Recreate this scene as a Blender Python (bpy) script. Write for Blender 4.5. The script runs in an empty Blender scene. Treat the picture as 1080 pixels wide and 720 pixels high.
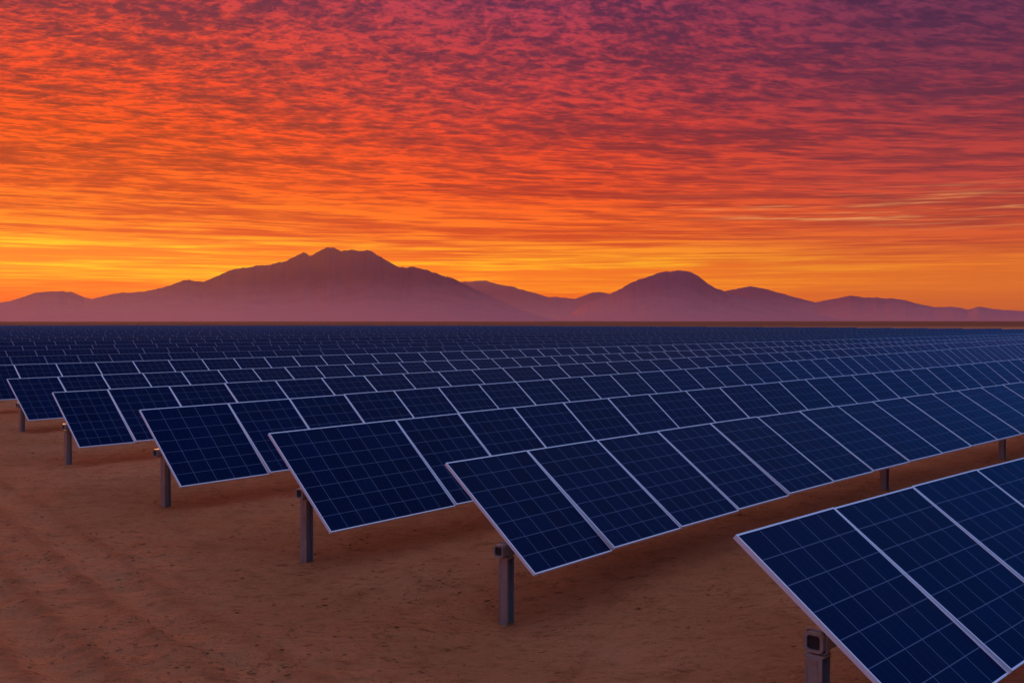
import bpy, math, random
import numpy as np
from mathutils import Matrix, Vector, Euler

rng = random.Random(11)
sc = bpy.context.scene
COL = sc.collection
R = math.radians
U = 2.0                       # metres per planning unit
CAM_H = 2.0186 * U

# ------------------------------------------------------------------ helpers
def lin(r, g, b):
    f = lambda c: (c/255/12.92) if c/255 <= .04045 else ((c/255+.055)/1.055)**2.4
    return (f(r), f(g), f(b), 1.0)

def tag(o, label=None, cat=None, group=None, kind=None):
    if label: o['label'] = label
    if cat: o['category'] = cat
    if group: o['group'] = group
    if kind: o['kind'] = kind
    return o

class MB:
    """collects boxes / quads with a material index each and uv"""
    def __init__(s): s.v = []; s.f = []; s.m = []; s.uv = []
    def quad(s, a, b, c, d, m=0, uv=None):
        i = len(s.v); s.v += [a, b, c, d]; s.f.append((i, i+1, i+2, i+3)); s.m.append(m)
        s.uv += list(uv) if uv else [(0, 0)]*4
    def box(s, x0, x1, y0, y1, z0, z1, m=0):
        p = [(x, y, z) for z in (z0, z1) for y in (y0, y1) for x in (x0, x1)]
        for q in ((0, 2, 3, 1), (4, 5, 7, 6), (0, 1, 5, 4), (2, 6, 7, 3), (0, 4, 6, 2), (1, 3, 7, 5)):
            s.quad(*[p[k] for k in q], m=m)
    def prism(s, prof, x0, x1, m=0, caps=True):
        """closed (y,z) profile pulled along x"""
        n = len(prof)
        for k in range(n):
            a, b = prof[k], prof[(k+1) % n]
            s.quad((x0, *a), (x1, *a), (x1, *b), (x0, *b), m)
        if caps:
            i = len(s.v); s.v += [(x0, *p) for p in prof]; s.f.append(tuple(range(i, i+n))); s.m.append(m); s.uv += [(0, 0)]*n
            i = len(s.v); s.v += [(x1, *p) for p in reversed(prof)]; s.f.append(tuple(range(i, i+n))); s.m.append(m); s.uv += [(0, 0)]*n
    def mesh(s, name, mats, smooth=False, merge=False):
        me = bpy.data.meshes.new(name)
        me.from_pydata(s.v, [], s.f)
        for m in mats: me.materials.append(m)
        me.polygons.foreach_set('material_index', s.m)
        ul = me.uv_layers.new(name='UVMap')
        uv = []
        for f in s.f:
            for k in f: uv += s.uv[k]
        ul.data.foreach_set('uv', uv)
        if smooth: me.polygons.foreach_set('use_smooth', [True]*len(s.f))
        me.update()
        if merge:
            import bmesh
            bm = bmesh.new(); bm.from_mesh(me)
            bmesh.ops.remove_doubles(bm, verts=bm.verts, dist=1e-5)
            bmesh.ops.recalc_face_normals(bm, faces=bm.faces)
            bm.to_mesh(me); bm.free()
        return me

def obj(name, me, parent=None, mw=None, pmw=None):
    o = bpy.data.objects.new(name, me); COL.objects.link(o)
    if parent is not None: o.parent = parent
    if mw is not None: o.matrix_basis = (pmw.inverted() @ mw) if pmw is not None else mw
    return o

def empty(name, mw):
    o = bpy.data.objects.new(name, None); COL.objects.link(o)
    o.matrix_basis = mw; o.empty_display_size = .3
    return o

# numpy value noise ------------------------------------------------------
def _hash(ix, iy, seed):
    h = (ix.astype(np.int64)*374761393 + iy.astype(np.int64)*668265263 + seed*974711) & 0xffffffff
    h = ((h ^ (h >> 13))*1274126177) & 0xffffffff
    h = h ^ (h >> 16)
    return (h & 0xffffff)/float(0xffffff)*2-1
def vnoise(x, y, seed=0):
    ix, iy = np.floor(x), np.floor(y); fx, fy = x-ix, y-iy
    u = fx*fx*fx*(fx*(fx*6-15)+10); v = fy*fy*fy*(fy*(fy*6-15)+10)
    a, b = _hash(ix, iy, seed), _hash(ix+1, iy, seed)
    c, d = _hash(ix, iy+1, seed), _hash(ix+1, iy+1, seed)
    return (a*(1-u)+b*u)*(1-v)+(c*(1-u)+d*u)*v
def fbm(x, y, oct=4, seed=0, gain=.5, ridge=False):
    t = 0; a = 1; n = 0
    for k in range(oct):
        q = vnoise(x*2**k+k*17.3, y*2**k-k*9.1, seed+k)
        t = t + a*((1-2*np.abs(q)) if ridge else q); n += a; a *= gain
    return t/n

def grid_mesh(name, X, Y, Z, mat, attr=None):
    nr, nc = X.shape
    co = np.stack([X, Y, Z], -1).reshape(-1, 3).astype(np.float32)
    i = np.arange(nr*nc).reshape(nr, nc)
    q = np.stack([i[:-1, :-1], i[:-1, 1:], i[1:, 1:], i[1:, :-1]], -1).reshape(-1, 4)
    me = bpy.data.meshes.new(name)
    me.vertices.add(len(co)); me.vertices.foreach_set('co', co.ravel())
    me.loops.add(q.size); me.loops.foreach_set('vertex_index', q.ravel().astype(np.int32))
    me.polygons.add(len(q)); me.polygons.foreach_set('loop_start', np.arange(0, q.size, 4, dtype=np.int32))
    me.polygons.foreach_set('use_smooth', np.ones(len(q), bool))
    me.update(calc_edges=True)
    if attr is not None:
        at = me.attributes.new('wear', 'FLOAT', 'POINT'); at.data.foreach_set('value', attr.astype(np.float32).ravel())
    me.materials.append(mat)
    return me

# ------------------------------------------------------------------ node helpers
class NT:
    def __init__(s, tree): s.t = tree; s.n = tree.nodes; s.l = tree.links
    def new(s, typ, **kw):
        n = s.n.new(typ)
        for k, v in kw.items(): setattr(n, k, v)
        return n
    def link(s, a, b): s.l.new(a, b)
    def put(s, sock, v):
        if hasattr(v, 'is_output'): s.l.new(v, sock)
        else: sock.default_value = v
    def math(s, op, a, b=None, c=None, clamp=False):
        n = s.new('ShaderNodeMath', operation=op); n.use_clamp = clamp
        s.put(n.inputs[0], a)
        if b is not None: s.put(n.inputs[1], b)
        if c is not None: s.put(n.inputs[2], c)
        return n.outputs[0]
    def smooth(s, x, a, b, lo=0., hi=1.):
        n = s.new('ShaderNodeMapRange', interpolation_type='SMOOTHSTEP')
        for k, v in zip(range(5), (x, a, b, lo, hi)): s.put(n.inputs[k], v)
        return n.outputs[0]
    def mix(s, f, a, b, blend='MIX'):
        n = s.new('ShaderNodeMix', data_type='RGBA', blend_type=blend)
        s.put(n.inputs[0], f); s.put(n.inputs[6], a); s.put(n.inputs[7], b)
        return n.outputs[2]
    def ramp(s, fac, stops, interp='LINEAR'):
        n = s.new('ShaderNodeValToRGB'); r = n.color_ramp; r.interpolation = interp
        while len(r.elements) < len(stops): r.elements.new(.5)
        for e, (p, c) in zip(r.elements, stops): e.position = p; e.color = c
        s.put(n.inputs[0], fac); return n.outputs[0]
    def noise(s, vec, scale, detail=4., rough=.5, dist=0., dim='3D'):
        n = s.new('ShaderNodeTexNoise', noise_dimensions=dim)
        s.put(n.inputs['Vector'], vec); n.inputs['Scale'].default_value = scale
        n.inputs['Detail'].default_value = detail; n.inputs['Roughness'].default_value = rough
        n.inputs['Distortion'].default_value = dist
        return n.outputs[0]
    def comb(s, x, y, z):
        n = s.new('ShaderNodeCombineXYZ')
        for k, v in enumerate((x, y, z)): s.put(n.inputs[k], v)
        return n.outputs[0]

def material(name):
    m = bpy.data.materials.new(name); m.use_nodes = True
    nt = NT(m.node_tree); b = nt.n['Principled BSDF']
    return m, nt, b

# ------------------------------------------------------------------ materials
def mat_ground():
    m, nt, b = material('desert_soil')
    geo = nt.new('ShaderNodeNewGeometry'); P = geo.outputs['Position']
    a = nt.noise(P, .22, 4, .55)
    c = nt.noise(P, 2.3, 6, .62)
    d = nt.noise(P, 17., 5, .65)
    mp = nt.new('ShaderNodeMapping'); nt.link(P, mp.inputs[0]); mp.inputs['Rotation'].default_value = (0, 0, R(8)); mp.inputs['Scale'].default_value = (.55, 1.3, 1)
    st = nt.noise(mp.outputs[0], 5.5, 7, .68, .5)
    col = nt.mix(nt.smooth(a, .35, .68), SOIL_A, SOIL_B)
    col = nt.mix(nt.math('MULTIPLY', nt.smooth(c, .46, .7), .5), col, SOIL_C)
    col = nt.mix(nt.math('MULTIPLY', nt.smooth(st, .55, .70), .7), col, SOIL_SHADE)  # short dark dashes: dent shade painted into the soil colour
    col = nt.mix(nt.math('MULTIPLY', nt.smooth(d, .56, .74), .35), col, SOIL_E)
    mq = nt.new('ShaderNodeMapping'); nt.link(P, mq.inputs[0]); mq.inputs['Scale'].default_value = (.8, 1.5, 1)
    dt = nt.noise(mq.outputs[0], 15., 4, .6, .4)
    lump = nt.noise(P, 1.1, 3, .5)
    dent = nt.math('MULTIPLY', nt.smooth(dt, .60, .70), nt.smooth(lump, .40, .60, .25, 1.))
    col = nt.mix(nt.math('MULTIPLY', dent, .75), col, SOIL_SHADE)  # shade inside the dents painted dark, besides the bump
    col = nt.mix(nt.math('MULTIPLY', nt.smooth(dt, .40, .28), .5), col, SOIL_E)
    at = nt.new('ShaderNodeAttribute', attribute_name='wear')
    col = nt.mix(nt.math('MULTIPLY', at.outputs['Fac'], .6, clamp=True), col, SOIL_F)
    col = nt.mix(nt.math('MULTIPLY', nt.math('MULTIPLY', at.outputs['Fac'], -1.), .8, clamp=True), col, SOIL_C)
    gr = nt.noise(P, 48., 3, .7)
    col = nt.mix(nt.smooth(gr, .30, .46, .45, 0.), col, SOIL_C)
    col = nt.mix(nt.smooth(gr, .58, .72, 0., .4), col, SOIL_E)
    # plain beyond the array: darker
    sp = nt.new('ShaderNodeSeparateXYZ'); nt.link(P, sp.inputs[0])
    col = nt.mix(nt.smooth(sp.outputs[1], 420., 900., 0., .8), col, (.16, .045, .03, 1))
    nt.link(col, b.inputs['Base Color'])
    b.inputs['Roughness'].default_value = 1.; b.inputs['Specular IOR Level'].default_value = 0.
    h = nt.math('ADD', nt.math('MULTIPLY', st, .055), nt.math('ADD', nt.math('MULTIPLY', d, .016), nt.math('MULTIPLY', c, .05)))
    vf = nt.noise(P, 75., 3, .6)
    h = nt.math('ADD', h, nt.math('MULTIPLY', vf, .016))
    h = nt.math('SUBTRACT', h, nt.math('MULTIPLY', dent, .022))
    bp = nt.new('ShaderNodeBump'); bp.inputs['Strength'].default_value = 1.; bp.inputs['Distance'].default_value = 1.9
    nt.link(h, bp.inputs['Height']); nt.link(bp.outputs[0], b.inputs['Normal'])
    return m
SOIL_A = (.53, .165, .062, 1); SOIL_B = (.63, .215, .090, 1); SOIL_C = (.36, .102, .038, 1)
SOIL_SHADE = (.13, .038, .017, 1); SOIL_E = (.66, .24, .11, 1); SOIL_F = (.62, .215, .088, 1)

def mat_cells(name, nx, ny, far=0.):
    """dark blue cells, pale gridlines between them and thin busbars, all in the panel's own uv"""
    m, nt, b = material(name)
    uv = nt.new('ShaderNodeUVMap', uv_map='UVMap').outputs[0]
    sp = nt.new('ShaderNodeSeparateXYZ'); nt.link(uv, sp.inputs[0]); u, v = sp.outputs[0], sp.outputs[1]
    def line(x, n, half):
        f = nt.math('FRACT', nt.math('MULTIPLY', x, n))
        d = nt.math('ABSOLUTE', nt.math('SUBTRACT', nt.math('FRACT', nt.math('ADD', f, .5)), .5))
        return nt.math('LESS_THAN', d, half)
    g = nt.math('MAXIMUM', line(u, nx, .014), line(v, ny, .0145))
    bus = line(nt.math('ADD', u, .5/nx/3), nx*3, .016)
    fin = line(u, nx*6, .04)
    info = nt.new('ShaderNodeObjectInfo')
    cu = nt.math('FLOOR', nt.math('MULTIPLY', u, nx)); cv = nt.math('FLOOR', nt.math('MULTIPLY', v, ny))
    wn = nt.new('ShaderNodeTexWhiteNoise', noise_dimensions='3D'); nt.link(nt.comb(cu, cv, info.outputs['Random']), wn.inputs[0])
    cell = nt.mix(wn.outputs[0], CELL_A, CELL_B)
    cell = nt.mix(nt.math('MULTIPLY', info.outputs['Random'], .35), cell, CELL_C)
    col = nt.mix(nt.math('MULTIPLY', bus, .10), cell, (.12, .17, .32, 1))
    col = nt.mix(nt.math('MULTIPLY', g, .42), col, (.22, .26, .40, 1))
    # thin film of desert dust
    geo = nt.new('ShaderNodeNewGeometry')
    du = nt.noise(geo.outputs['Position'], 1.3, 4, .6)
    col = nt.mix(nt.smooth(du, .45, .8, 0., .012), col, (.30, .18, .13, 1))
    nt.link(col, b.inputs['Base Color'])
    b.inputs['Roughness'].default_value = .22
    nt.link(nt.smooth(du, .3, .8, .14, .30), b.inputs['Roughness'])
    b.inputs['IOR'].default_value = 1.09; b.inputs['Specular Tint'].default_value = (.14, .55, 1., 1)
    return m
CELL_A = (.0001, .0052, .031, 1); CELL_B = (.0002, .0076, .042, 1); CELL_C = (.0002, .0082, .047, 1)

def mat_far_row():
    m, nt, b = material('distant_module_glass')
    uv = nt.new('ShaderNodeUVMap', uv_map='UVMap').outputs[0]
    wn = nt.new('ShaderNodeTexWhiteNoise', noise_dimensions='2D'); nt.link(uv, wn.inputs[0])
    nt.link(nt.mix(wn.outputs[0], (.0010, .0110, .056, 1), (.0014, .0130, .064, 1)), b.inputs['Base Color'])  # base colour lifted to carry the sheen of the distant glass
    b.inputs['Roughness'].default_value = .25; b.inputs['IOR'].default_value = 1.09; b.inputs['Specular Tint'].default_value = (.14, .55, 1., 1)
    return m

def mat_alu():
    m, nt, b = material('anodised_aluminium')
    geo = nt.new('ShaderNodeNewGeometry')
    n = nt.noise(geo.outputs['Position'], 6., 4, .6)
    nt.link(nt.mix(n, (.74, .72, .75, 1), (.88, .86, .88, 1)), b.inputs['Base Color'])
    b.inputs['Metallic'].default_value = .1; b.inputs['Roughness'].default_value = .4
    return m

def mat_far_frame():
    m, nt, b = material('far_frame_aluminium')
    b.inputs['Base Color'].default_value = (.19, .20, .25, 1); b.inputs['Roughness'].default_value = .55  # darker than the near frames, so distant frame lines fade
    return m

def mat_back():
    m, nt, b = material('white_backsheet')
    b.inputs['Base Color'].default_value = (.55, .55, .57, 1); b.inputs['Roughness'].default_value = .6
    return m

def mat_steel():
    m, nt, b = material('galvanised_steel')
    geo = nt.new('ShaderNodeNewGeometry'); P = geo.outputs['Position']
    n = nt.noise(P, 22., 5, .6)
    mp = nt.new('ShaderNodeMapping'); nt.link(P, mp.inputs[0]); mp.inputs['Scale'].default_value = (9, 9, .8)
    s = nt.noise(mp.outputs[0], 2., 5, .6)
    col = nt.mix(n, (.31, .31, .305, 1), (.44, .44, .43, 1))
    col = nt.mix(nt.smooth(s, .5, .72, 0, .55), col, (.17, .095, .06, 1))
    nt.link(col, b.inputs['Base Color'])
    b.inputs['Metallic'].default_value = .8
    nt.link(nt.smooth(n, .3, .7, .38, .6), b.inputs['Roughness'])
    return m

def mat_dark():
    m, nt, b = material('near_black')
    b.inputs['Base Color'].default_value = (.014, .018, .022, 1); b.inputs['Roughness'].default_value = .3
    return m

def mat_rock(name, c1, c2, foot_haze):
    m, nt, b = material(name)
    geo = nt.new('ShaderNodeNewGeometry'); P = geo.outputs['Position']
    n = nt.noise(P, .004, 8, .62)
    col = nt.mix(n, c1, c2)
    # pale pink haze at the foot of the slope, painted into the rock colour
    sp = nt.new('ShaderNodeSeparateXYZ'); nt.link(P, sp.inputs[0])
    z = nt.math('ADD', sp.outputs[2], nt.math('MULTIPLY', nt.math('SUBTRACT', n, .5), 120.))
    col = nt.mix(nt.smooth(z, 0., 330., .88, 0.), col, foot_haze)
    nt.link(col, b.inputs['Base Color']); b.inputs['Roughness'].default_value = 1.; b.inputs['Specular IOR Level'].default_value = 0.
    return m

M_soil = mat_ground()
M_cell = mat_cells('solar_cells', 5, 7)
M_wide = mat_cells('solar_cells_wide', 8, 7)
M_far = mat_far_row()
M_alu = mat_alu(); M_far_frame = mat_far_frame(); M_back = mat_back(); M_steel = mat_steel(); M_dark = mat_dark()

# ------------------------------------------------------------------ the ground
def ground_height(x, y):
    r = np.hypot(x, y)
    near = np.clip(1-(r-70)/120, 0, 1)
    h = .10*fbm(x*.09, y*.09, 3, 5) + .05*fbm(x*.45, y*.45, 3, 9)
    h = h + .034*fbm(x*1.7, y*1.7+.3*x, 4, 21, .6) + .020*np.maximum(0, fbm(x*3.3, y*4.6, 4, 33, .65)-.12)*2.2
    h = h - .22*np.exp(-((x+.06)**2+(y-14.4)**2)/7.)
    return h*near
# service track along the row ends (two wheel ruts)
TP = np.array([-4.27, 13.84]); TD = np.array([-.586, .810]); TN = np.array([.810, .586])
def rut(x, y):
    s = (x-TP[0])*TD[0]+(y-TP[1])*TD[1]
    d = (x-TP[0])*TN[0]+(y-TP[1])*TN[1] + .22*np.sin(s*.11)+.10*np.sin(s*.37+1)
    g = lambda c, w: np.exp(-((d-c)/w)**2)
    near = np.clip(1-(np.hypot(x, y)-90)/60, 0, 1)
    w = (g(0, .27)+g(-1.75, .27)+.55*g(-3.6, .3)+.5*g(-5.3, .3))*near
    rim = (g(.42, .15)+g(-.42, .15)+g(-2.17, .15)+g(-1.33, .15))*near
    rough = .75+.5*fbm(x*1.3, y*1.3, 3, 71)
    return w*rough, rim*rough
az = np.concatenate([np.linspace(-180, -44, 46, endpoint=False), np.linspace(-44, 44, 760, endpoint=False), np.linspace(44, 180, 47)])
rr = np.concatenate([np.geomspace(.3, 8, 40, endpoint=False), np.geomspace(8, 60, 380, endpoint=False), np.geomspace(60, 600, 90, endpoint=False), np.geomspace(600, 30000, 60)])
A, RR = np.meshgrid(np.radians(az), rr)
GX, GY = RR*np.sin(A), RR*np.cos(A)
w, rim = rut(GX, GY)
GZ = ground_height(GX, GY) - .08*w + .042*rim
ground = obj('ground', grid_mesh('ground', GX, GY, GZ, M_soil, np.clip(w, 0, 1)-.75*np.clip(rim, 0, 1)))
tag(ground, 'reddish brown sandy desert floor with faint wheel ruts under the panel rows', 'ground', kind='structure')
def gz(x, y):
    a = np.array([x], float), np.array([y], float)
    w, r = rut(*a); return float(ground_height(*a)[0]-.08*w[0]+.042*r[0])

# loose clods and pebbles: nobody could count them
def clods():
    import bmesh
    bm = bmesh.new(); bmesh.ops.create_icosphere(bm, subdivisions=1, radius=1)
    base = np.array([v.co[:] for v in bm.verts]); tri = np.array([[v.index for v in f.verts] for f in bm.faces]); bm.free()
    V = []; F = []; k = 0
    R_ = np.random.default_rng(4)
    n = 0
    while n < 7000:
        a = R(R_.uniform(-31, 31)); d = 9+R_.random()**1.6*42
        x, y = d*math.sin(a), d*math.cos(a)
        cl = fbm(np.array([x*.6]), np.array([y*.6]), 2, 55)[0]
        if R_.random() > .25+cl*1.4: continue
        s = .006+.030*R_.random()**4.0
        p = base*(1+.35*R_.standard_normal((len(base), 1)))*np.array([s*R_.uniform(.8, 1.5), s, s*.6])
        t = R_.uniform(0, 6.28); c, q = math.cos(t), math.sin(t)
        p = np.stack([p[:, 0]*c-p[:, 1]*q+x, p[:, 0]*q+p[:, 1]*c+y, p[:, 2]+s*.1+gz(x, y)], 1)
        V.append(p); F.append(tri+k); k += len(p); n += 1
    me = bpy.data.meshes.new('dirt_clods'); me.from_pydata(np.concatenate(V).tolist(), [], np.concatenate(F).tolist())
    me.materials.append(M_soil); me.update()
    return me
tag(obj('dirt_clods', clods()), 'loose dirt clods and pebbles scattered over the sandy ground', 'dirt', kind='stuff')

# ------------------------------------------------------------------ mountains
F_PX = 1103.2; YH = 338.0
def ridge(name, pts, dist, depth, seed, mat, label, spread=(-75, 75), base_noise=30., rough=.035):
    """a mountain range as a height field: crest heights over azimuth, real depth and spurs"""
    pa = np.degrees(np.arctan((np.array([p[0] for p in pts])-540)/F_PX))
    pe = np.array([(YH-p[1])/F_PX for p in pts])*np.cos(np.radians(pa))
    a = np.concatenate([np.linspace(spread[0], max(spread[0], -30), 120, endpoint=False), np.linspace(max(spread[0], -30), min(spread[1], 30), 900, endpoint=False), np.linspace(min(spread[1], 30), spread[1], 120)])
    a = np.unique(a)
    e = np.interp(a, pa, pe)
    dcrest = dist*(1+.06*np.sin(a*.11+seed)+.04*np.sin(a*.31+2*seed))
    crest = e*dcrest
    fine = fbm(a*2.2, a*0+seed, 5, seed, .55)
    crest = crest*(1+.020*fine)+4*fine
    out = (a < pa[0]) | (a > pa[-1])
    crest = np.where(out, np.maximum(crest*(1+.5*fbm(a*.18, a*0+3, 3, seed+8)), 0), crest)
    crest = np.maximum(crest, -20)
    t = np.concatenate([np.linspace(-1, 0, 70), np.linspace(.03, 1, 26)])
    AA, T = np.meshgrid(np.radians(a), t)
    CR = np.broadcast_to(crest, AA.shape); D0 = np.broadcast_to(dcrest, AA.shape)
    rho = D0+T*depth
    X, Y = rho*np.sin(AA), rho*np.cos(AA)
    prof = np.where(T < 0, (1+T)**1.65, (1-T)**1.3)
    sp = fbm(X/700+.4*fbm(X/900, Y/900, 2, seed), Y/600, 5, seed+3, .5, ridge=True)-.35
    sp2 = fbm(X/150, Y/210, 3, seed+13, .5, ridge=True)-.3
    Z = CR*prof*(1+rough*(1.1*sp)*np.clip(np.abs(T)*7, 0, 1)*(T < 0))-8
    lim = CR/D0*rho*(.985+.0*T)          # no spur rises over the crest line
    Z = np.where((T < -.02), np.minimum(Z, np.maximum(lim, -8)), Z)
    Z = np.maximum(Z, -8)
    o = obj(name, grid_mesh(name, X, Y, Z, mat))
    return tag(o, label, 'mountain', kind='structure')

FOOT_HAZE = (.62, .165, .17, 1)  # haze colour mixed into the lower slopes
M_rock1 = mat_rock('dark_volcanic_rock', (.095, .0155, .060, 1), (.115, .020, .068, 1), FOOT_HAZE)
M_rock2 = mat_rock('far_range_rock', (.18, .034, .085, 1), (.215, .042, .098, 1), FOOT_HAZE)
main = [(-160, 322), (-90, 312), (-40, 318), (0, 316), (12, 315), (35, 307.5), (55, 304), (75, 306), (97, 314), (120, 307.5), (150, 306), (175, 300), (192, 294), (203, 293.5), (215, 295.5), (240, 285), (255, 281), (270, 279), (280, 278.5), (290, 277.5), (305, 271), (320, 265), (324, 266), (327, 268), (336, 263.5), (345, 260), (352, 259.5), (356, 260.5), (361, 264), (367, 262.3), (378, 262.8), (388, 261.8), (396, 265), (407, 272), (420, 279), (432, 280), (445, 281.5), (458, 286), (470, 290), (480, 293), (490, 297.5), (510, 307.5), (537, 320), (560, 329), (585, 335), (600, 338)]
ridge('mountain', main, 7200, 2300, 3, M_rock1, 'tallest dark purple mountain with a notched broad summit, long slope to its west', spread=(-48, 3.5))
far = [(380, 335), (420, 318), (455, 304), (485, 297), (500, 295), (512, 295), (525, 299), (540, 301), (560, 306.5), (580, 312.5), (590, 312), (607, 314), (622, 308), (632, 307), (645, 309), (665, 312), (700, 314), (740, 310), (770, 305), (790, 301), (805, 303), (820, 307.5), (840, 313), (860, 317.5), (872, 315), (885, 312.5), (897, 310.5), (910, 312), (925, 312.5), (940, 313), (955, 315), (970, 319), (985, 322.5), (1005, 322), (1020, 325), (1032, 322), (1043, 323.5), (1055, 325), (1080, 326.5), (1130, 329), (1180, 324), (1240, 331)]
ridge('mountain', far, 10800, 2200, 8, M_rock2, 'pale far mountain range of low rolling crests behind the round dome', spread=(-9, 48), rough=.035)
dome = [(588, 338), (600, 331), (612, 322), (625, 315), (640, 309.5), (650, 305), (660, 300), (675, 292.5), (690, 287.5), (700, 285.2), (710, 284), (718, 284), (725, 285.2), (733, 288), (740, 292.5), (748, 298), (755, 302.5), (765, 306.5), (780, 311), (800, 316), (825, 322), (850, 328), (880, 334), (905, 338)]
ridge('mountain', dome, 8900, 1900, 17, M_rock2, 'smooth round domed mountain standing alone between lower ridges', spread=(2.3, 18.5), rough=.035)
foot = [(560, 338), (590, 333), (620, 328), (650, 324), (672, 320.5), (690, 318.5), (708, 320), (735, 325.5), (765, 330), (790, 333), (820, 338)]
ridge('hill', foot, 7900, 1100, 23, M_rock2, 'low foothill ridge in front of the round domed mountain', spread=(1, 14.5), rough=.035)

# ------------------------------------------------------------------ solar rows
# fitted: f, H, phi, tau, W, m, tw, frac, s0, kap  and per row x, y, dphi, dtau, dm, first width, dz, dkap, dtw
G = dict(phi=.6941, tau=.7406, W=1.0783, m=.9443, tw=-.1216, frac=.7699, kap=.0046)
ROWS = [
    (.9931, 4.6326, .0548, -.0743, .0134, .9863, .0473, .0077, -.0156),
    (-.4851, 7.626, -.0147, -.026, .0254, .9853, -.0384, .0065, -.0368),
    (-2.0733, 8.889, -.0374, .0447, -.0341, 1.6859, .0443, .0045, .0273),
    (-4.0715, 11.4098, -.0291, .0635, -.0231, 1.2654, .0301, -.0046, .0117),
    (-6.5667, 14.9159, .0291, .0093, .0675, .8223, -.0191, -.0112, .0084),
    (-9.2229, 19.0771, -.0027, -.0172, -.0606, 1.0784, -.0592, -.0018, .0001)]
# further rows: where each crosses the line of sight 26 degrees to the side, and its heading
inv = [.0211, .0262, .0315, .0373, .0448]
hd = [.735, .775, .805, .83, .85]
while inv[-1] < .205:
    inv.append(inv[-1]+.0055); hd.append(min(hd[-1]+.006, .97))
for q, h in zip(inv, hd):
    d0 = q*1103.2; x0 = -d0*.4895
    # walk back to the line of row ends
    bx, by, bs = -9.2229, 19.0771, -.703
    # point (x0 - s sin h, d0 - s cos h) on x = bx + bs (y - by)
    s = (x0-bx-bs*(d0-by))/(math.sin(h)-bs*math.cos(h))
    ROWS.append((x0-s*math.sin(h), d0-s*math.cos(h), h-G['phi'], rng.uniform(-.02, .02), rng.uniform(-.03, .03), 1., rng.uniform(-.01, .01), -.0046, 0.))

ORD = ['first', 'second', 'third', 'fourth', 'fifth', 'sixth', 'seventh', 'eighth', 'ninth', 'tenth', 'eleventh', 'twelfth', 'thirteenth', 'fourteenth']
POST_PX = {1: [(534.5, 657.5), (934, 512), (1062, 483.5)], 2: [(323, 591.5)], 3: [(175, 537)], 4: [(73.3, 488)], 5: [(25, 455)]}
TH = .046; FW = .018; GAP = .014

def panel_mesh(w, W, mat, name):
    """laminate: glass with the cells in front, backsheet behind, set 4 mm down inside its frame"""
    b = MB(); e = FW-.004
    z1, z0 = -.004, -.014
    b.quad((e, -W+e, z1), (w-e, -W+e, z1), (w-e, -e, z1), (e, -e, z1), 0, [(0, 0), (1, 0), (1, 1), (0, 1)])
    b.quad((e, -e, z0), (w-e, -e, z0), (w-e, -W+e, z0), (e, -W+e, z0), 1)
    jb = (w/2-.08, w/2+.08, -.32, -.20, -.036, z0-.001)
    b.box(*jb, m=2)
    return b.mesh(name, [mat, M_back, M_dark])
def frame_mesh(w, W, mat):
    b = MB()
    b.box(0, FW, -W, 0, -TH, 0); b.box(w-FW, w, -W, 0, -TH, 0)
    b.box(FW, w-FW, -W, -W+FW, -TH, -.0015); b.box(FW, w-FW, -FW, 0, -TH, -.0015)
    return b.mesh('frame', [mat])
def rounded(h, r, n=4):
    p = []
    for cx, cy, a0 in ((h-r, h-r, 0), (-h+r, h-r, 90), (-h+r, -h+r, 180), (h-r, -h+r, 270)):
        for k in range(n+1):
            a = R(a0+90*k/n); p.append((cx+r*math.cos(a), cy+r*math.sin(a)))
    return p
TUBE = .088
def tube_mesh(L):
    b = MB(); o = rounded(TUBE, .045); i = rounded(TUBE-.028, .026)
    b.prism(o, 0, L, caps=False); b.prism(list(reversed(i)), 0, L, caps=False)
    n = len(o)
    for k in range(n):
        j = (k+1) % n
        b.quad((0, *o[k]), (0, *o[j]), (0, *i[j]), (0, *i[k])); b.quad((L, *o[j]), (L, *o[k]), (L, *i[k]), (L, *i[j]))
    return b.mesh('torque_tube', [M_steel])
def end_shade_mesh():
    b = MB(); b.prism(rounded(TUBE-.0285, .026), .02, .04); return b.mesh('end_shade_fill', [M_dark])  # dark block in the hollow tube end, standing for the shade inside
def clamp_mesh():
    b = MB(); o = rounded(TUBE+.014, .03); i = rounded(TUBE+.001, .022); n = len(o)
    for x0, x1 in ((-.03, .03),):
        b.prism(o, x0, x1, caps=False)
        for k in range(n):
            j = (k+1) % n
            b.quad((x0, *o[k]), (x0, *o[j]), (x0, *i[j]), (x0, *i[k])); b.quad((x1, *o[j]), (x1, *o[k]), (x1, *i[k]), (x1, *i[j]))
    b.box(-.07, .07, -.09, .09, -TUBE-.034, -TUBE-.0145)
    return b.mesh('saddle_clamp', [M_steel])
def post_mesh(h):
    """H-section driven post: flanges across the row, web between; origin at ground, top at h"""
    b = MB(); hw, hd_, t = .078, .078, .012
    b.box(-hd_, -hd_+t, -hw, hw, -.5, h); b.box(hd_-t, hd_, -hw, hw, -.5, h); b.box(-hd_+t, hd_-t, -t/2, t/2, -.5, h-.002)
    return b.mesh('post', [M_steel])
def purlin_mesh(W):
    b = MB(); b.box(-.022, .022, -W+.12, -.12, -TH-.045, -TH-.001); return b.mesh('rail', [M_steel])

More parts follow.
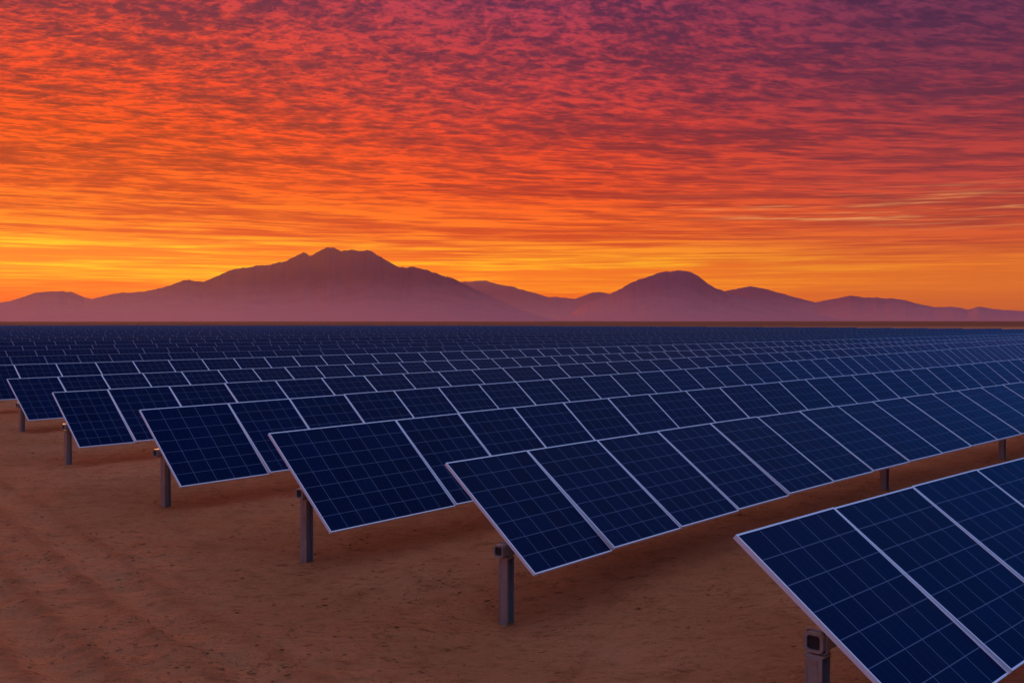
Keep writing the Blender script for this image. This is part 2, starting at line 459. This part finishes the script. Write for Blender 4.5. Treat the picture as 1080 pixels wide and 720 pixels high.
def row_curve(p):
    x0, y0, dphi, dtau, dm, fw, dz, dk, dtw = p
    k = G['kap']+dk; a0 = G['phi']+dphi
    SB = 7.0                   # the bow fades out: straight beyond this
    def ang(s): return a0+k*min(s, SB)
    def top(s):
        q = min(s, SB)
        if abs(k) < 1e-6: ox, oy = math.sin(a0)*q, math.cos(a0)*q
        else: ox, oy = (math.cos(a0)-math.cos(a0+k*q))/k, (math.sin(a0+k*q)-math.sin(a0))/k
        if s > SB: ox += math.sin(a0+k*SB)*(s-SB); oy += math.cos(a0+k*SB)*(s-SB)
        return Vector(((x0+ox)*U, (y0+oy)*U, CAM_H-U*(1.-dz)))
    def tilt(s): return G['tau']+dtau+(G['tw']+dtw)*(1-math.exp(-s/4.))
    return ang, top, tilt
def frame_at(P, a, t):
    d = Vector((math.sin(a), math.cos(a), 0)); n = Vector((math.cos(a), -math.sin(a), 0))
    y = -math.cos(t)*n+Vector((0, 0, math.sin(t))); z = d.cross(y)
    M = Matrix((d, y, z)).transposed().to_4x4(); M.translation = P
    return M
def level_at(P, a):
    return frame_at(P, a, 0.)

def far_limit(x, y):
    a = math.degrees(math.atan2(x, y))
    return np.interp(a, [-33, -5, 8, 28], [228, 215, 185, 124])*U

W = G['W']*U
TUBE_AT = {0: (.50, .04), 1: (.71, -.04), 2: (.55, .06), 3: (.50, -.02), 4: (.55, -.03), 5: (.55, 0.)}   # where down the slope the tube runs, where it starts
POST_AT = {0: [.12, 11.5], 1: [.14, 13.6, 21.6, 34., 46.], 2: [.22], 3: [.24], 4: [.10], 5: [.18]}
end_shade_me = end_shade_mesh(); clamp_me = clamp_mesh(); rail_me = purlin_mesh(W)
GROUP = 'parallel rows of blue solar panels on the desert'
N_DETAIL, N_PARTS = 8, 14
for ri, p in enumerate(ROWS):
    ang, top, tilt = row_curve(p)
    m = (G['m']+p[4])*U; fw = m*p[5]
    # stations of panel left edges
    st = []; s = 0.; first = True
    while len(st) < 420:
        w_ = fw if first else m
        P = top(s/U)
        if P.y < 1 or (P.x/P.y) > math.tan(R(30.5)): break
        if P.y > far_limit(P.x, P.y): break
        st.append((s, w_)); s += w_; first = False
    if not st: continue
    Lrow = s
    e = top(0); base = level_at(Vector((e.x, e.y, 0)), ang(0))
    if ri < N_PARTS:
        root = empty('solar_panel_row', base)
        where = {0: 'closest row of solar panels, cut off by the bottom right corner of the photo',
                 1: 'second row of solar panels from the front, square grey tube end above its tall post',
                 2: 'third row of solar panels from the front, with an extra wide panel at its end',
                 3: 'fourth row of solar panels from the front, its end post bare of any rut'}
        lab = where.get(ri, '%s row of dark blue solar panels counted back from the closest row' % ORD[ri])
        if ri == 3: lab = 'fourth row of dark blue solar panels counted back from the closest row'
        tag(root, lab, 'solar panels', GROUP)
        # ---- panels
        pan_me = panel_mesh(m-GAP, W, M_cell, 'solar_panel'); fr_me = frame_mesh(m-GAP, W, M_alu if ri < 7 else M_far_frame)
        src = None
        rest = None
        for k, (s0, w_) in enumerate(st):
            sm = (s0+w_/2)/U
            a = ang(sm)+rng.gauss(0, .0012); t = tilt(sm)+rng.gauss(0, .0035)
            MW = frame_at(top(s0/U)+Vector((0, 0, rng.gauss(0, .004))), a, t)
            MW = MW @ Matrix.Translation((GAP/2, 0, 0))
            if k >= 99:
                if rest is None: rest = MB()
                for q in (0,):
                    c = lambda x, y, z: tuple((base.inverted() @ MW) @ Vector((x, y, z)))
                    w2 = m-GAP
                    uvv = (rng.random(), rng.random())
                    rest.quad(c(FW, -W+FW, -.003), c(w2-FW, -W+FW, -.003), c(w2-FW, -FW, -.003), c(FW, -FW, -.003), 0, [uvv]*4)
                    for (xa, xb, ya, yb) in ((0, FW, -W, 0), (w2-FW, w2, -W, 0), (FW, w2-FW, -W, -W+FW), (FW, w2-FW, -FW, 0)):
                        rest.quad(c(xa, ya, 0), c(xb, ya, 0), c(xb, yb, 0), c(xa, yb, 0), 1)
                    rest.quad(c(0, 0, -TH), c(w2, 0, -TH), c(w2, -W, -TH), c(0, -W, -TH), 2)
                continue
            if k == 0:
                wide = p[5] > 1.4
                pm = panel_mesh(w_-GAP, W, M_wide if wide else M_cell, 'solar_panel')
                o = obj('solar_panel', pm, root, MW, base)
                if wide: o['label'] = 'extra wide end panel'
                fo = obj('frame', frame_mesh(w_-GAP, W, M_alu if ri < 7 else M_far_frame), o)
                continue
            if src is None:
                src = obj('solar_panel', pan_me, root, MW, base); srcf = obj('frame', fr_me, src)
            else:
                c_ = src.copy(); COL.objects.link(c_); c_.parent = root; c_.matrix_basis = base.inverted() @ MW
                f_ = srcf.copy(); COL.objects.link(f_); f_.parent = c_
        if rest is not None:
            o = obj('distant_panels', rest.mesh('distant_panels', [M_far, M_far_frame, M_back]), root); o['kind'] = 'stuff'
        # ---- torque tube under the lower half, on posts
        a_m = ang(0); t0 = tilt(0)
        # the tube follows the row in one straight piece per post bay; frames at two stations give its axis
        tfr, ts = TUBE_AT.get(ri, (.58, -.03))
        def tube_pt(s):
            Mx = frame_at(top(s/U), ang(s/U), tilt(s/U))
            return Mx @ Vector((0, -W*tfr, -TH-.045-TUBE-.012))
        posts = []
        posts = list(POST_AT.get(ri, [.15]))
        bay = 11.5
        x = posts[-1]+bay
        Lvis = min(Lrow, 90.)
        while x < Lvis: posts.append(x); x += bay
        seg = []
        # follow the bow of the row in short straight lengths joined end to end
        n = max(1, int(Lvis/5.7)); ss = [ts+(Lvis-ts)*k/n for k in range(n+1)]
        tb = MB(); o_ = rounded(TUBE, .045); i_ = rounded(TUBE-.028, .026)
        ring = []
        for s_ in ss:
            c = tube_pt(s_); aa = ang(max(s_, 0)/U); Mx = base.inverted() @ frame_at(c, aa, tilt(max(s_, 0)/U)*0)
            ring.append(([tuple(Mx @ Vector((0, *q))) for q in o_], [tuple(Mx @ Vector((0, *q))) for q in i_]))
        nn = len(o_)
        for (ra, rb) in zip(ring, ring[1:]):
            for k in range(nn):
                j = (k+1) % nn
                tb.quad(ra[0][k], rb[0][k], rb[0][j], ra[0][j]); tb.quad(ra[1][j], rb[1][j], rb[1][k], ra[1][k])
        for rg in (ring[0], ring[-1]):
            for k in range(nn):
                j = (k+1) % nn; tb.quad(rg[0][k], rg[0][j], rg[1][j], rg[1][k])
        tube = obj('torque_tube', tb.mesh('torque_tube', [M_steel], merge=True), root)
        obj('end_shade_fill', end_shade_me, tube, frame_at(tube_pt(ts), ang(0), 0.), base)
        # ---- rails that carry the panels on the tube
        k0 = None
        for (s0, w_) in st[:40 if ri < 3 else 12]:
            for fr in ((.25, .75) if ri < 3 else (.5,)):
                sm = s0+w_*fr
                MW = frame_at(top(sm/U), ang(sm/U), tilt((s0+w_/2)/U))
                if k0 is None: k0 = obj('rail', rail_me, root, MW, base)
                else:
                    c_ = k0.copy(); COL.objects.link(c_); c_.parent = root; c_.matrix_basis = base.inverted() @ MW
        # ---- posts
        for s_ in posts:
            c = tube_pt(s_); h = c.z-TUBE-.034
            zz = gz(c.x, c.y)
            MW = level_at(Vector((c.x, c.y, zz)), ang(s_/U))
            po = obj('post', post_mesh(h-zz), root, MW, base)
            cl = obj('saddle_clamp', clamp_me, po); cl.matrix_basis = MW.inverted() @ level_at(c, ang(s_/U))
    else:
        b = MB()
        for k, (s0, w_) in enumerate(st):
            sm = (s0+w_/2)/U; t = tilt(sm)+rng.gauss(0, .002)
            MW = frame_at(top(s0/U)+Vector((0, 0, rng.gauss(0, .002))), ang(sm), t)
            c = lambda x, y, z: tuple((base.inverted() @ MW) @ Vector((x, y, z)))
            w2 = w_-GAP; uvv = (rng.random(), rng.random())
            b.quad(c(FW, -W+FW, 0), c(w2-FW, -W+FW, 0), c(w2-FW, -FW, 0), c(FW, -FW, 0), 0, [uvv]*4)
            for (xa, xb, ya, yb) in ((0, FW, -W, 0), (w2-FW, w2, -W, 0), (FW, w2-FW, -W, -W+FW), (FW, w2-FW, -FW, 0)):
                b.quad(c(xa, ya, 0), c(xb, ya, 0), c(xb, yb, 0), c(xa, yb, 0), 1)
            b.quad(c(0, 0, -TH), c(w2, 0, -TH), c(w2, -W, -TH), c(0, -W, -TH), 2)
            b.quad(c(0, -W, 0), c(0, 0, 0), c(0, 0, -TH), c(0, -W, -TH), 1)
            b.quad(c(0, 0, 0), c(w2, 0, 0), c(w2, 0, -TH), c(0, 0, -TH), 1)
            b.quad(c(0, -W, -TH), c(w2, -W, -TH), c(w2, -W, 0), c(0, -W, 0), 1)
            if k % 6 == 0:
                q = base.inverted() @ MW @ Vector((0, -W*.6, -.2))
                b.box(q.x-.08, q.x+.08, q.y-.08, q.y+.08, -.3, q.z, m=3)
        o = obj('solar_panel_row', b.mesh('solar_panel_row', [M_far, M_far_frame, M_back, M_steel])); o.matrix_basis = base
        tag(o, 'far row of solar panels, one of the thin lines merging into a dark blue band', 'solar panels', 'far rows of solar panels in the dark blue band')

# ------------------------------------------------------------------ haze
hb = MB(); hb.box(-14500, 14500, -600, 14500, -40, 1050)
hm = bpy.data.materials.new('desert_haze'); hm.use_nodes = True
hn = NT(hm.node_tree); hn.n.clear()
out = hn.new('ShaderNodeOutputMaterial'); pv = hn.new('ShaderNodeVolumePrincipled')
pv.inputs['Color'].default_value = (.95, .58, .34, 1); pv.inputs['Density'].default_value = 2.0e-5; pv.inputs['Anisotropy'].default_value = .6
hn.link(pv.outputs[0], out.inputs['Volume'])
hz = obj('haze', hb.mesh('haze', [hm], merge=True))
tag(hz, 'thin pink evening haze filling the air out to the mountains', 'haze', kind='stuff')

# ------------------------------------------------------------------ sky
SUN_AZ, SUN_EL = -24.0, 6.5
w = bpy.data.worlds.new('World'); sc.world = w; w.use_nodes = True
nt = NT(w.node_tree); nt.n.clear()
out = nt.new('ShaderNodeOutputWorld'); bg = nt.new('ShaderNodeBackground'); nt.link(bg.outputs[0], out.inputs[0])
tc = nt.new('ShaderNodeTexCoord'); sp = nt.new('ShaderNodeSeparateXYZ'); nt.link(tc.outputs['Generated'], sp.inputs[0])
dx, dy, dz = sp.outputs
el = nt.math('MULTIPLY', nt.math('ARCSINE', dz), 180/math.pi)
azn = nt.math('MULTIPLY', nt.math('ARCTAN2', dx, dy), 180/math.pi)
# cloud sheet coordinates: a layer overhead seen in perspective
inv_ = nt.math('DIVIDE', 1., nt.math('ADD', nt.math('MAXIMUM', dz, 0.), .16))
cx, cy = nt.math('MULTIPLY', dx, inv_), nt.math('MULTIPLY', dy, inv_)
cpos = nt.comb(cx, cy, 0.)
def mapped(rot, sx, sy, off=0.):
    mp = nt.new('ShaderNodeMapping'); nt.link(cpos, mp.inputs[0])
    mp.inputs['Rotation'].default_value = (0, 0, R(rot)); mp.inputs['Scale'].default_value = (sx, sy, 1); mp.inputs['Location'].default_value = (off, off*.7, off)
    return mp.outputs[0]
n2 = nt.noise(mapped(8, 2.6, 4.6, 3.), 1., 4, .55, .5)
# altocumulus ripples: short wisps high up, ever longer and thinner streaks towards the horizon
elt = nt.math('ADD', el, nt.math('MULTIPLY', nt.math('MULTIPLY', azn, nt.smooth(el, 2.5, 9.)), .045))
V = nt.math('SUBTRACT', nt.math('MULTIPLY', elt, 4.3), nt.math('MULTIPLY', nt.math('MULTIPLY', elt, elt), .062))
ku = nt.smooth(el, 3., 20., .095, 1.1)
Uc = nt.math('MULTIPLY', azn, ku)
def lay(a, b, off, det, rough, dist):
    return nt.noise(nt.comb(nt.math('MULTIPLY', Uc, a), nt.math('MULTIPLY', V, b), off), 1., det, rough, dist)
f1 = lay(1.0, .95, 1.3, 4, .62, .45)
f2 = lay(2.1, 2.0, 7.1, 3, .65, .3)
f3 = lay(.26, .20, 4.4, 3, .55, .6)
f5 = lay(.16, .62, 15.2, 3, .55, .5)
nn_ = nt.math('ADD', nt.math('ADD', nt.math('MULTIPLY', f1, .38), nt.math('MULTIPLY', f2, .26)), nt.math('ADD', nt.math('MULTIPLY', f3, .17), nt.math('MULTIPLY', f5, .19)))
f4 = lay(.85, 1.15, 11.7, 3, .55, .5)
crest = nt.math('SUBTRACT', 1., nt.math('MULTIPLY', nt.math('ABSOLUTE', nt.math('SUBTRACT', f4, .5)), 9.), clamp=True)
nn_ = nt.math('ADD', nn_, nt.math('MULTIPLY', nt.math('SUBTRACT', crest, .35), .07))
lit = nt.math('POWER', nt.math('MULTIPLY', nt.math('SUBTRACT', nn_, .426), 1/.155, clamp=True), 1.45)
T = nt.math('DIVIDE', el, 20., clamp=True)
def ramp(stops): return nt.ramp(T, [(e/20., lin(*c)) for e, c in stops])
L_lit = ramp([(0, (225, 74, 4)), (1, (238, 90, 2)), (2, (252, 138, 0)), (2.6, (255, 205, 0)), (3.8, (255, 200, 0)), (4.6, (255, 142, 0)), (7, (254, 94, 0)), (9.7, (248, 72, 2)), (12, (238, 62, 24)), (14.6, (224, 60, 44)), (17, (196, 54, 62)), (20, (175, 54, 76))])
L_drk = ramp([(0, (205, 60, 4)), (1, (212, 64, 0)), (2, (214, 70, 0)), (2.6, (238, 125, 0)), (3.7, (226, 100, 0)), (4.6, (184, 42, 0)), (7, (154, 16, 2)), (9.7, (128, 14, 18)), (12, (114, 18, 40)), (14.6, (100, 22, 54)), (17, (84, 26, 64)), (20, (76, 30, 72))])
C_lit = ramp([(0, (215, 76, 14)), (1, (236, 104, 4)), (2, (254, 160, 0)), (2.9, (255, 200, 2)), (3.7, (255, 160, 0)), (4.8, (255, 112, 2)), (7, (246, 76, 14)), (9.7, (228, 58, 36)), (12, (206, 54, 56)), (14.6, (186, 52, 70)), (17, (166, 52, 84)), (20, (155, 54, 85))])
C_drk = ramp([(0, (198, 64, 16)), (1, (220, 86, 4)), (2, (232, 106, 0)), (2.9, (236, 110, 0)), (3.7, (206, 60, 0)), (4.8, (186, 40, 6)), (7, (156, 26, 28)), (9.7, (124, 24, 46)), (12, (100, 26, 58)), (14.6, (84, 28, 66)), (17, (70, 30, 72)), (20, (70, 34, 84))])
R_lit = ramp([(0, (180, 82, 40)), (1, (202, 94, 28)), (2, (226, 114, 16)), (3, (236, 124, 14)), (4, (216, 86, 28)), (5.6, (208, 74, 40)), (7, (194, 62, 52)), (9.7, (176, 54, 58)), (12, (140, 48, 70)), (14.6, (114, 46, 78)), (17, (96, 44, 82)), (20, (90, 50, 92))])
R_drk = ramp([(0, (176, 80, 42)), (1, (194, 88, 30)), (2, (214, 104, 18)), (3, (206, 88, 16)), (4, (170, 54, 26)), (5.6, (150, 48, 42)), (7, (128, 40, 52)), (9.7, (100, 35, 60)), (12, (80, 33, 66)), (14.6, (66, 32, 70)), (17, (54, 31, 70)), (20, (56, 38, 82))])
S_ = ramp([(0, (64, 66, 96)), (4, (44, 64, 112)), (10, (32, 86, 168)), (20, (42, 112, 204))])
SL = ramp([(0, (205, 98, 58)), (4, (190, 86, 62)), (10, (150, 78, 86)), (20, (110, 88, 126))])
gl = nt.smooth(azn, -24., 3.); gr = nt.smooth(azn, 0., 25.)
LIT = nt.mix(gr, nt.mix(gl, L_lit, C_lit), R_lit)
DRK = nt.mix(gr, nt.mix(gl, L_drk, C_drk), R_drk)
sky = nt.mix(lit, DRK, LIT)
# bright gaps under the sheet, low on the right-hand side
gcl = nt.noise(nt.comb(nt.math('MULTIPLY', azn, .11), nt.math('MULTIPLY', el, 3.7), 2.2), 1., 4, .6, .2)
win = nt.math('MULTIPLY', nt.math('MULTIPLY', nt.smooth(azn, 5., 15.), nt.smooth(el, 4.3, 5.6)), nt.smooth(el, 7.4, 5.9))
sky = nt.mix(nt.math('MULTIPLY', nt.math('MULTIPLY', nt.smooth(gcl, .52, .70), win), .85), sky, lin(240, 158, 92))
# unseen sky at the side, back and overhead, brightened to light panels and ground
azabs = nt.math('ABSOLUTE', azn)
sky = nt.mix(nt.smooth(azn, -50., -85.), sky, SL)
side = nt.math('MAXIMUM', nt.smooth(azn, 26.6, 37.), nt.smooth(azn, -125., -165.))
sky = nt.mix(side, sky, S_)
ZEN = (.33, .45, .84, 1)
zen = nt.smooth(el, 19., 46.)
zcol = nt.mix(nt.smooth(n2, .35, .7, 0., .5), ZEN, (.44, .45, .74, 1))
sky = nt.mix(zen, sky, zcol)
# low sky shines through a long path of air
gain = nt.smooth(el, 0., 9., 1.22, 1.03)
vm = nt.new('ShaderNodeVectorMath', operation='SCALE'); nt.link(sky, vm.inputs[0]); nt.link(gain, vm.inputs['Scale'])
st = nt.new('ShaderNodeTexSky', sky_type='NISHITA'); st.sun_disc = False
st.sun_elevation = R(SUN_EL); st.sun_rotation = R(SUN_AZ); st.dust_density = 4.; st.altitude = 400
vs = nt.new('ShaderNodeVectorMath', operation='SCALE'); nt.link(st.outputs[0], vs.inputs[0]); vs.inputs['Scale'].default_value = .0002
va = nt.new('ShaderNodeVectorMath', operation='ADD'); nt.link(vm.outputs[0], va.inputs[0]); nt.link(vs.outputs[0], va.inputs[1])
nt.link(va.outputs[0], bg.inputs['Color']); bg.inputs['Strength'].default_value = 1.0
w.cycles.sampling_method = 'MANUAL'; w.cycles.sample_map_resolution = 1024

# ------------------------------------------------------------------ sun
sl = bpy.data.lights.new('sun', 'SUN'); sl.energy = 2.2; sl.angle = R(14); sl.color = (1., .40, .09)
so = bpy.data.objects.new('sun', sl); COL.objects.link(so)
a, e = R(SUN_AZ), R(SUN_EL)
sd = Vector((math.sin(a)*math.cos(e), math.cos(a)*math.cos(e), math.sin(e)))
so.rotation_euler = (-sd).to_track_quat('-Z', 'Y').to_euler(); so.location = (0, 0, 30)

# ------------------------------------------------------------------ camera
cd = bpy.data.cameras.new('camera'); cam = bpy.data.objects.new('camera', cd); COL.objects.link(cam)
cam.location = (0, 0, CAM_H); cd.sensor_width = 36.; cd.lens = F_PX/1080*36.
cam.rotation_euler = (R(90)-math.atan2(360-YH, F_PX), 0, 0)
cd.clip_start = .1; cd.clip_end = 60000.
sc.camera = cam

sc.view_settings.view_transform = 'Standard'; sc.view_settings.look = 'None'
sc.view_settings.exposure = 0.; sc.view_settings.gamma = 1.; sc.view_settings.use_curve_mapping = False
c = sc.cycles
c.use_denoising = True; c.denoising_prefilter = 'NONE'; c.denoising_input_passes = 'RGB_ALBEDO_NORMAL'; c.max_bounces = 6; c.diffuse_bounces = 3; c.glossy_bounces = 3; c.volume_bounces = 1
c.use_adaptive_sampling = False
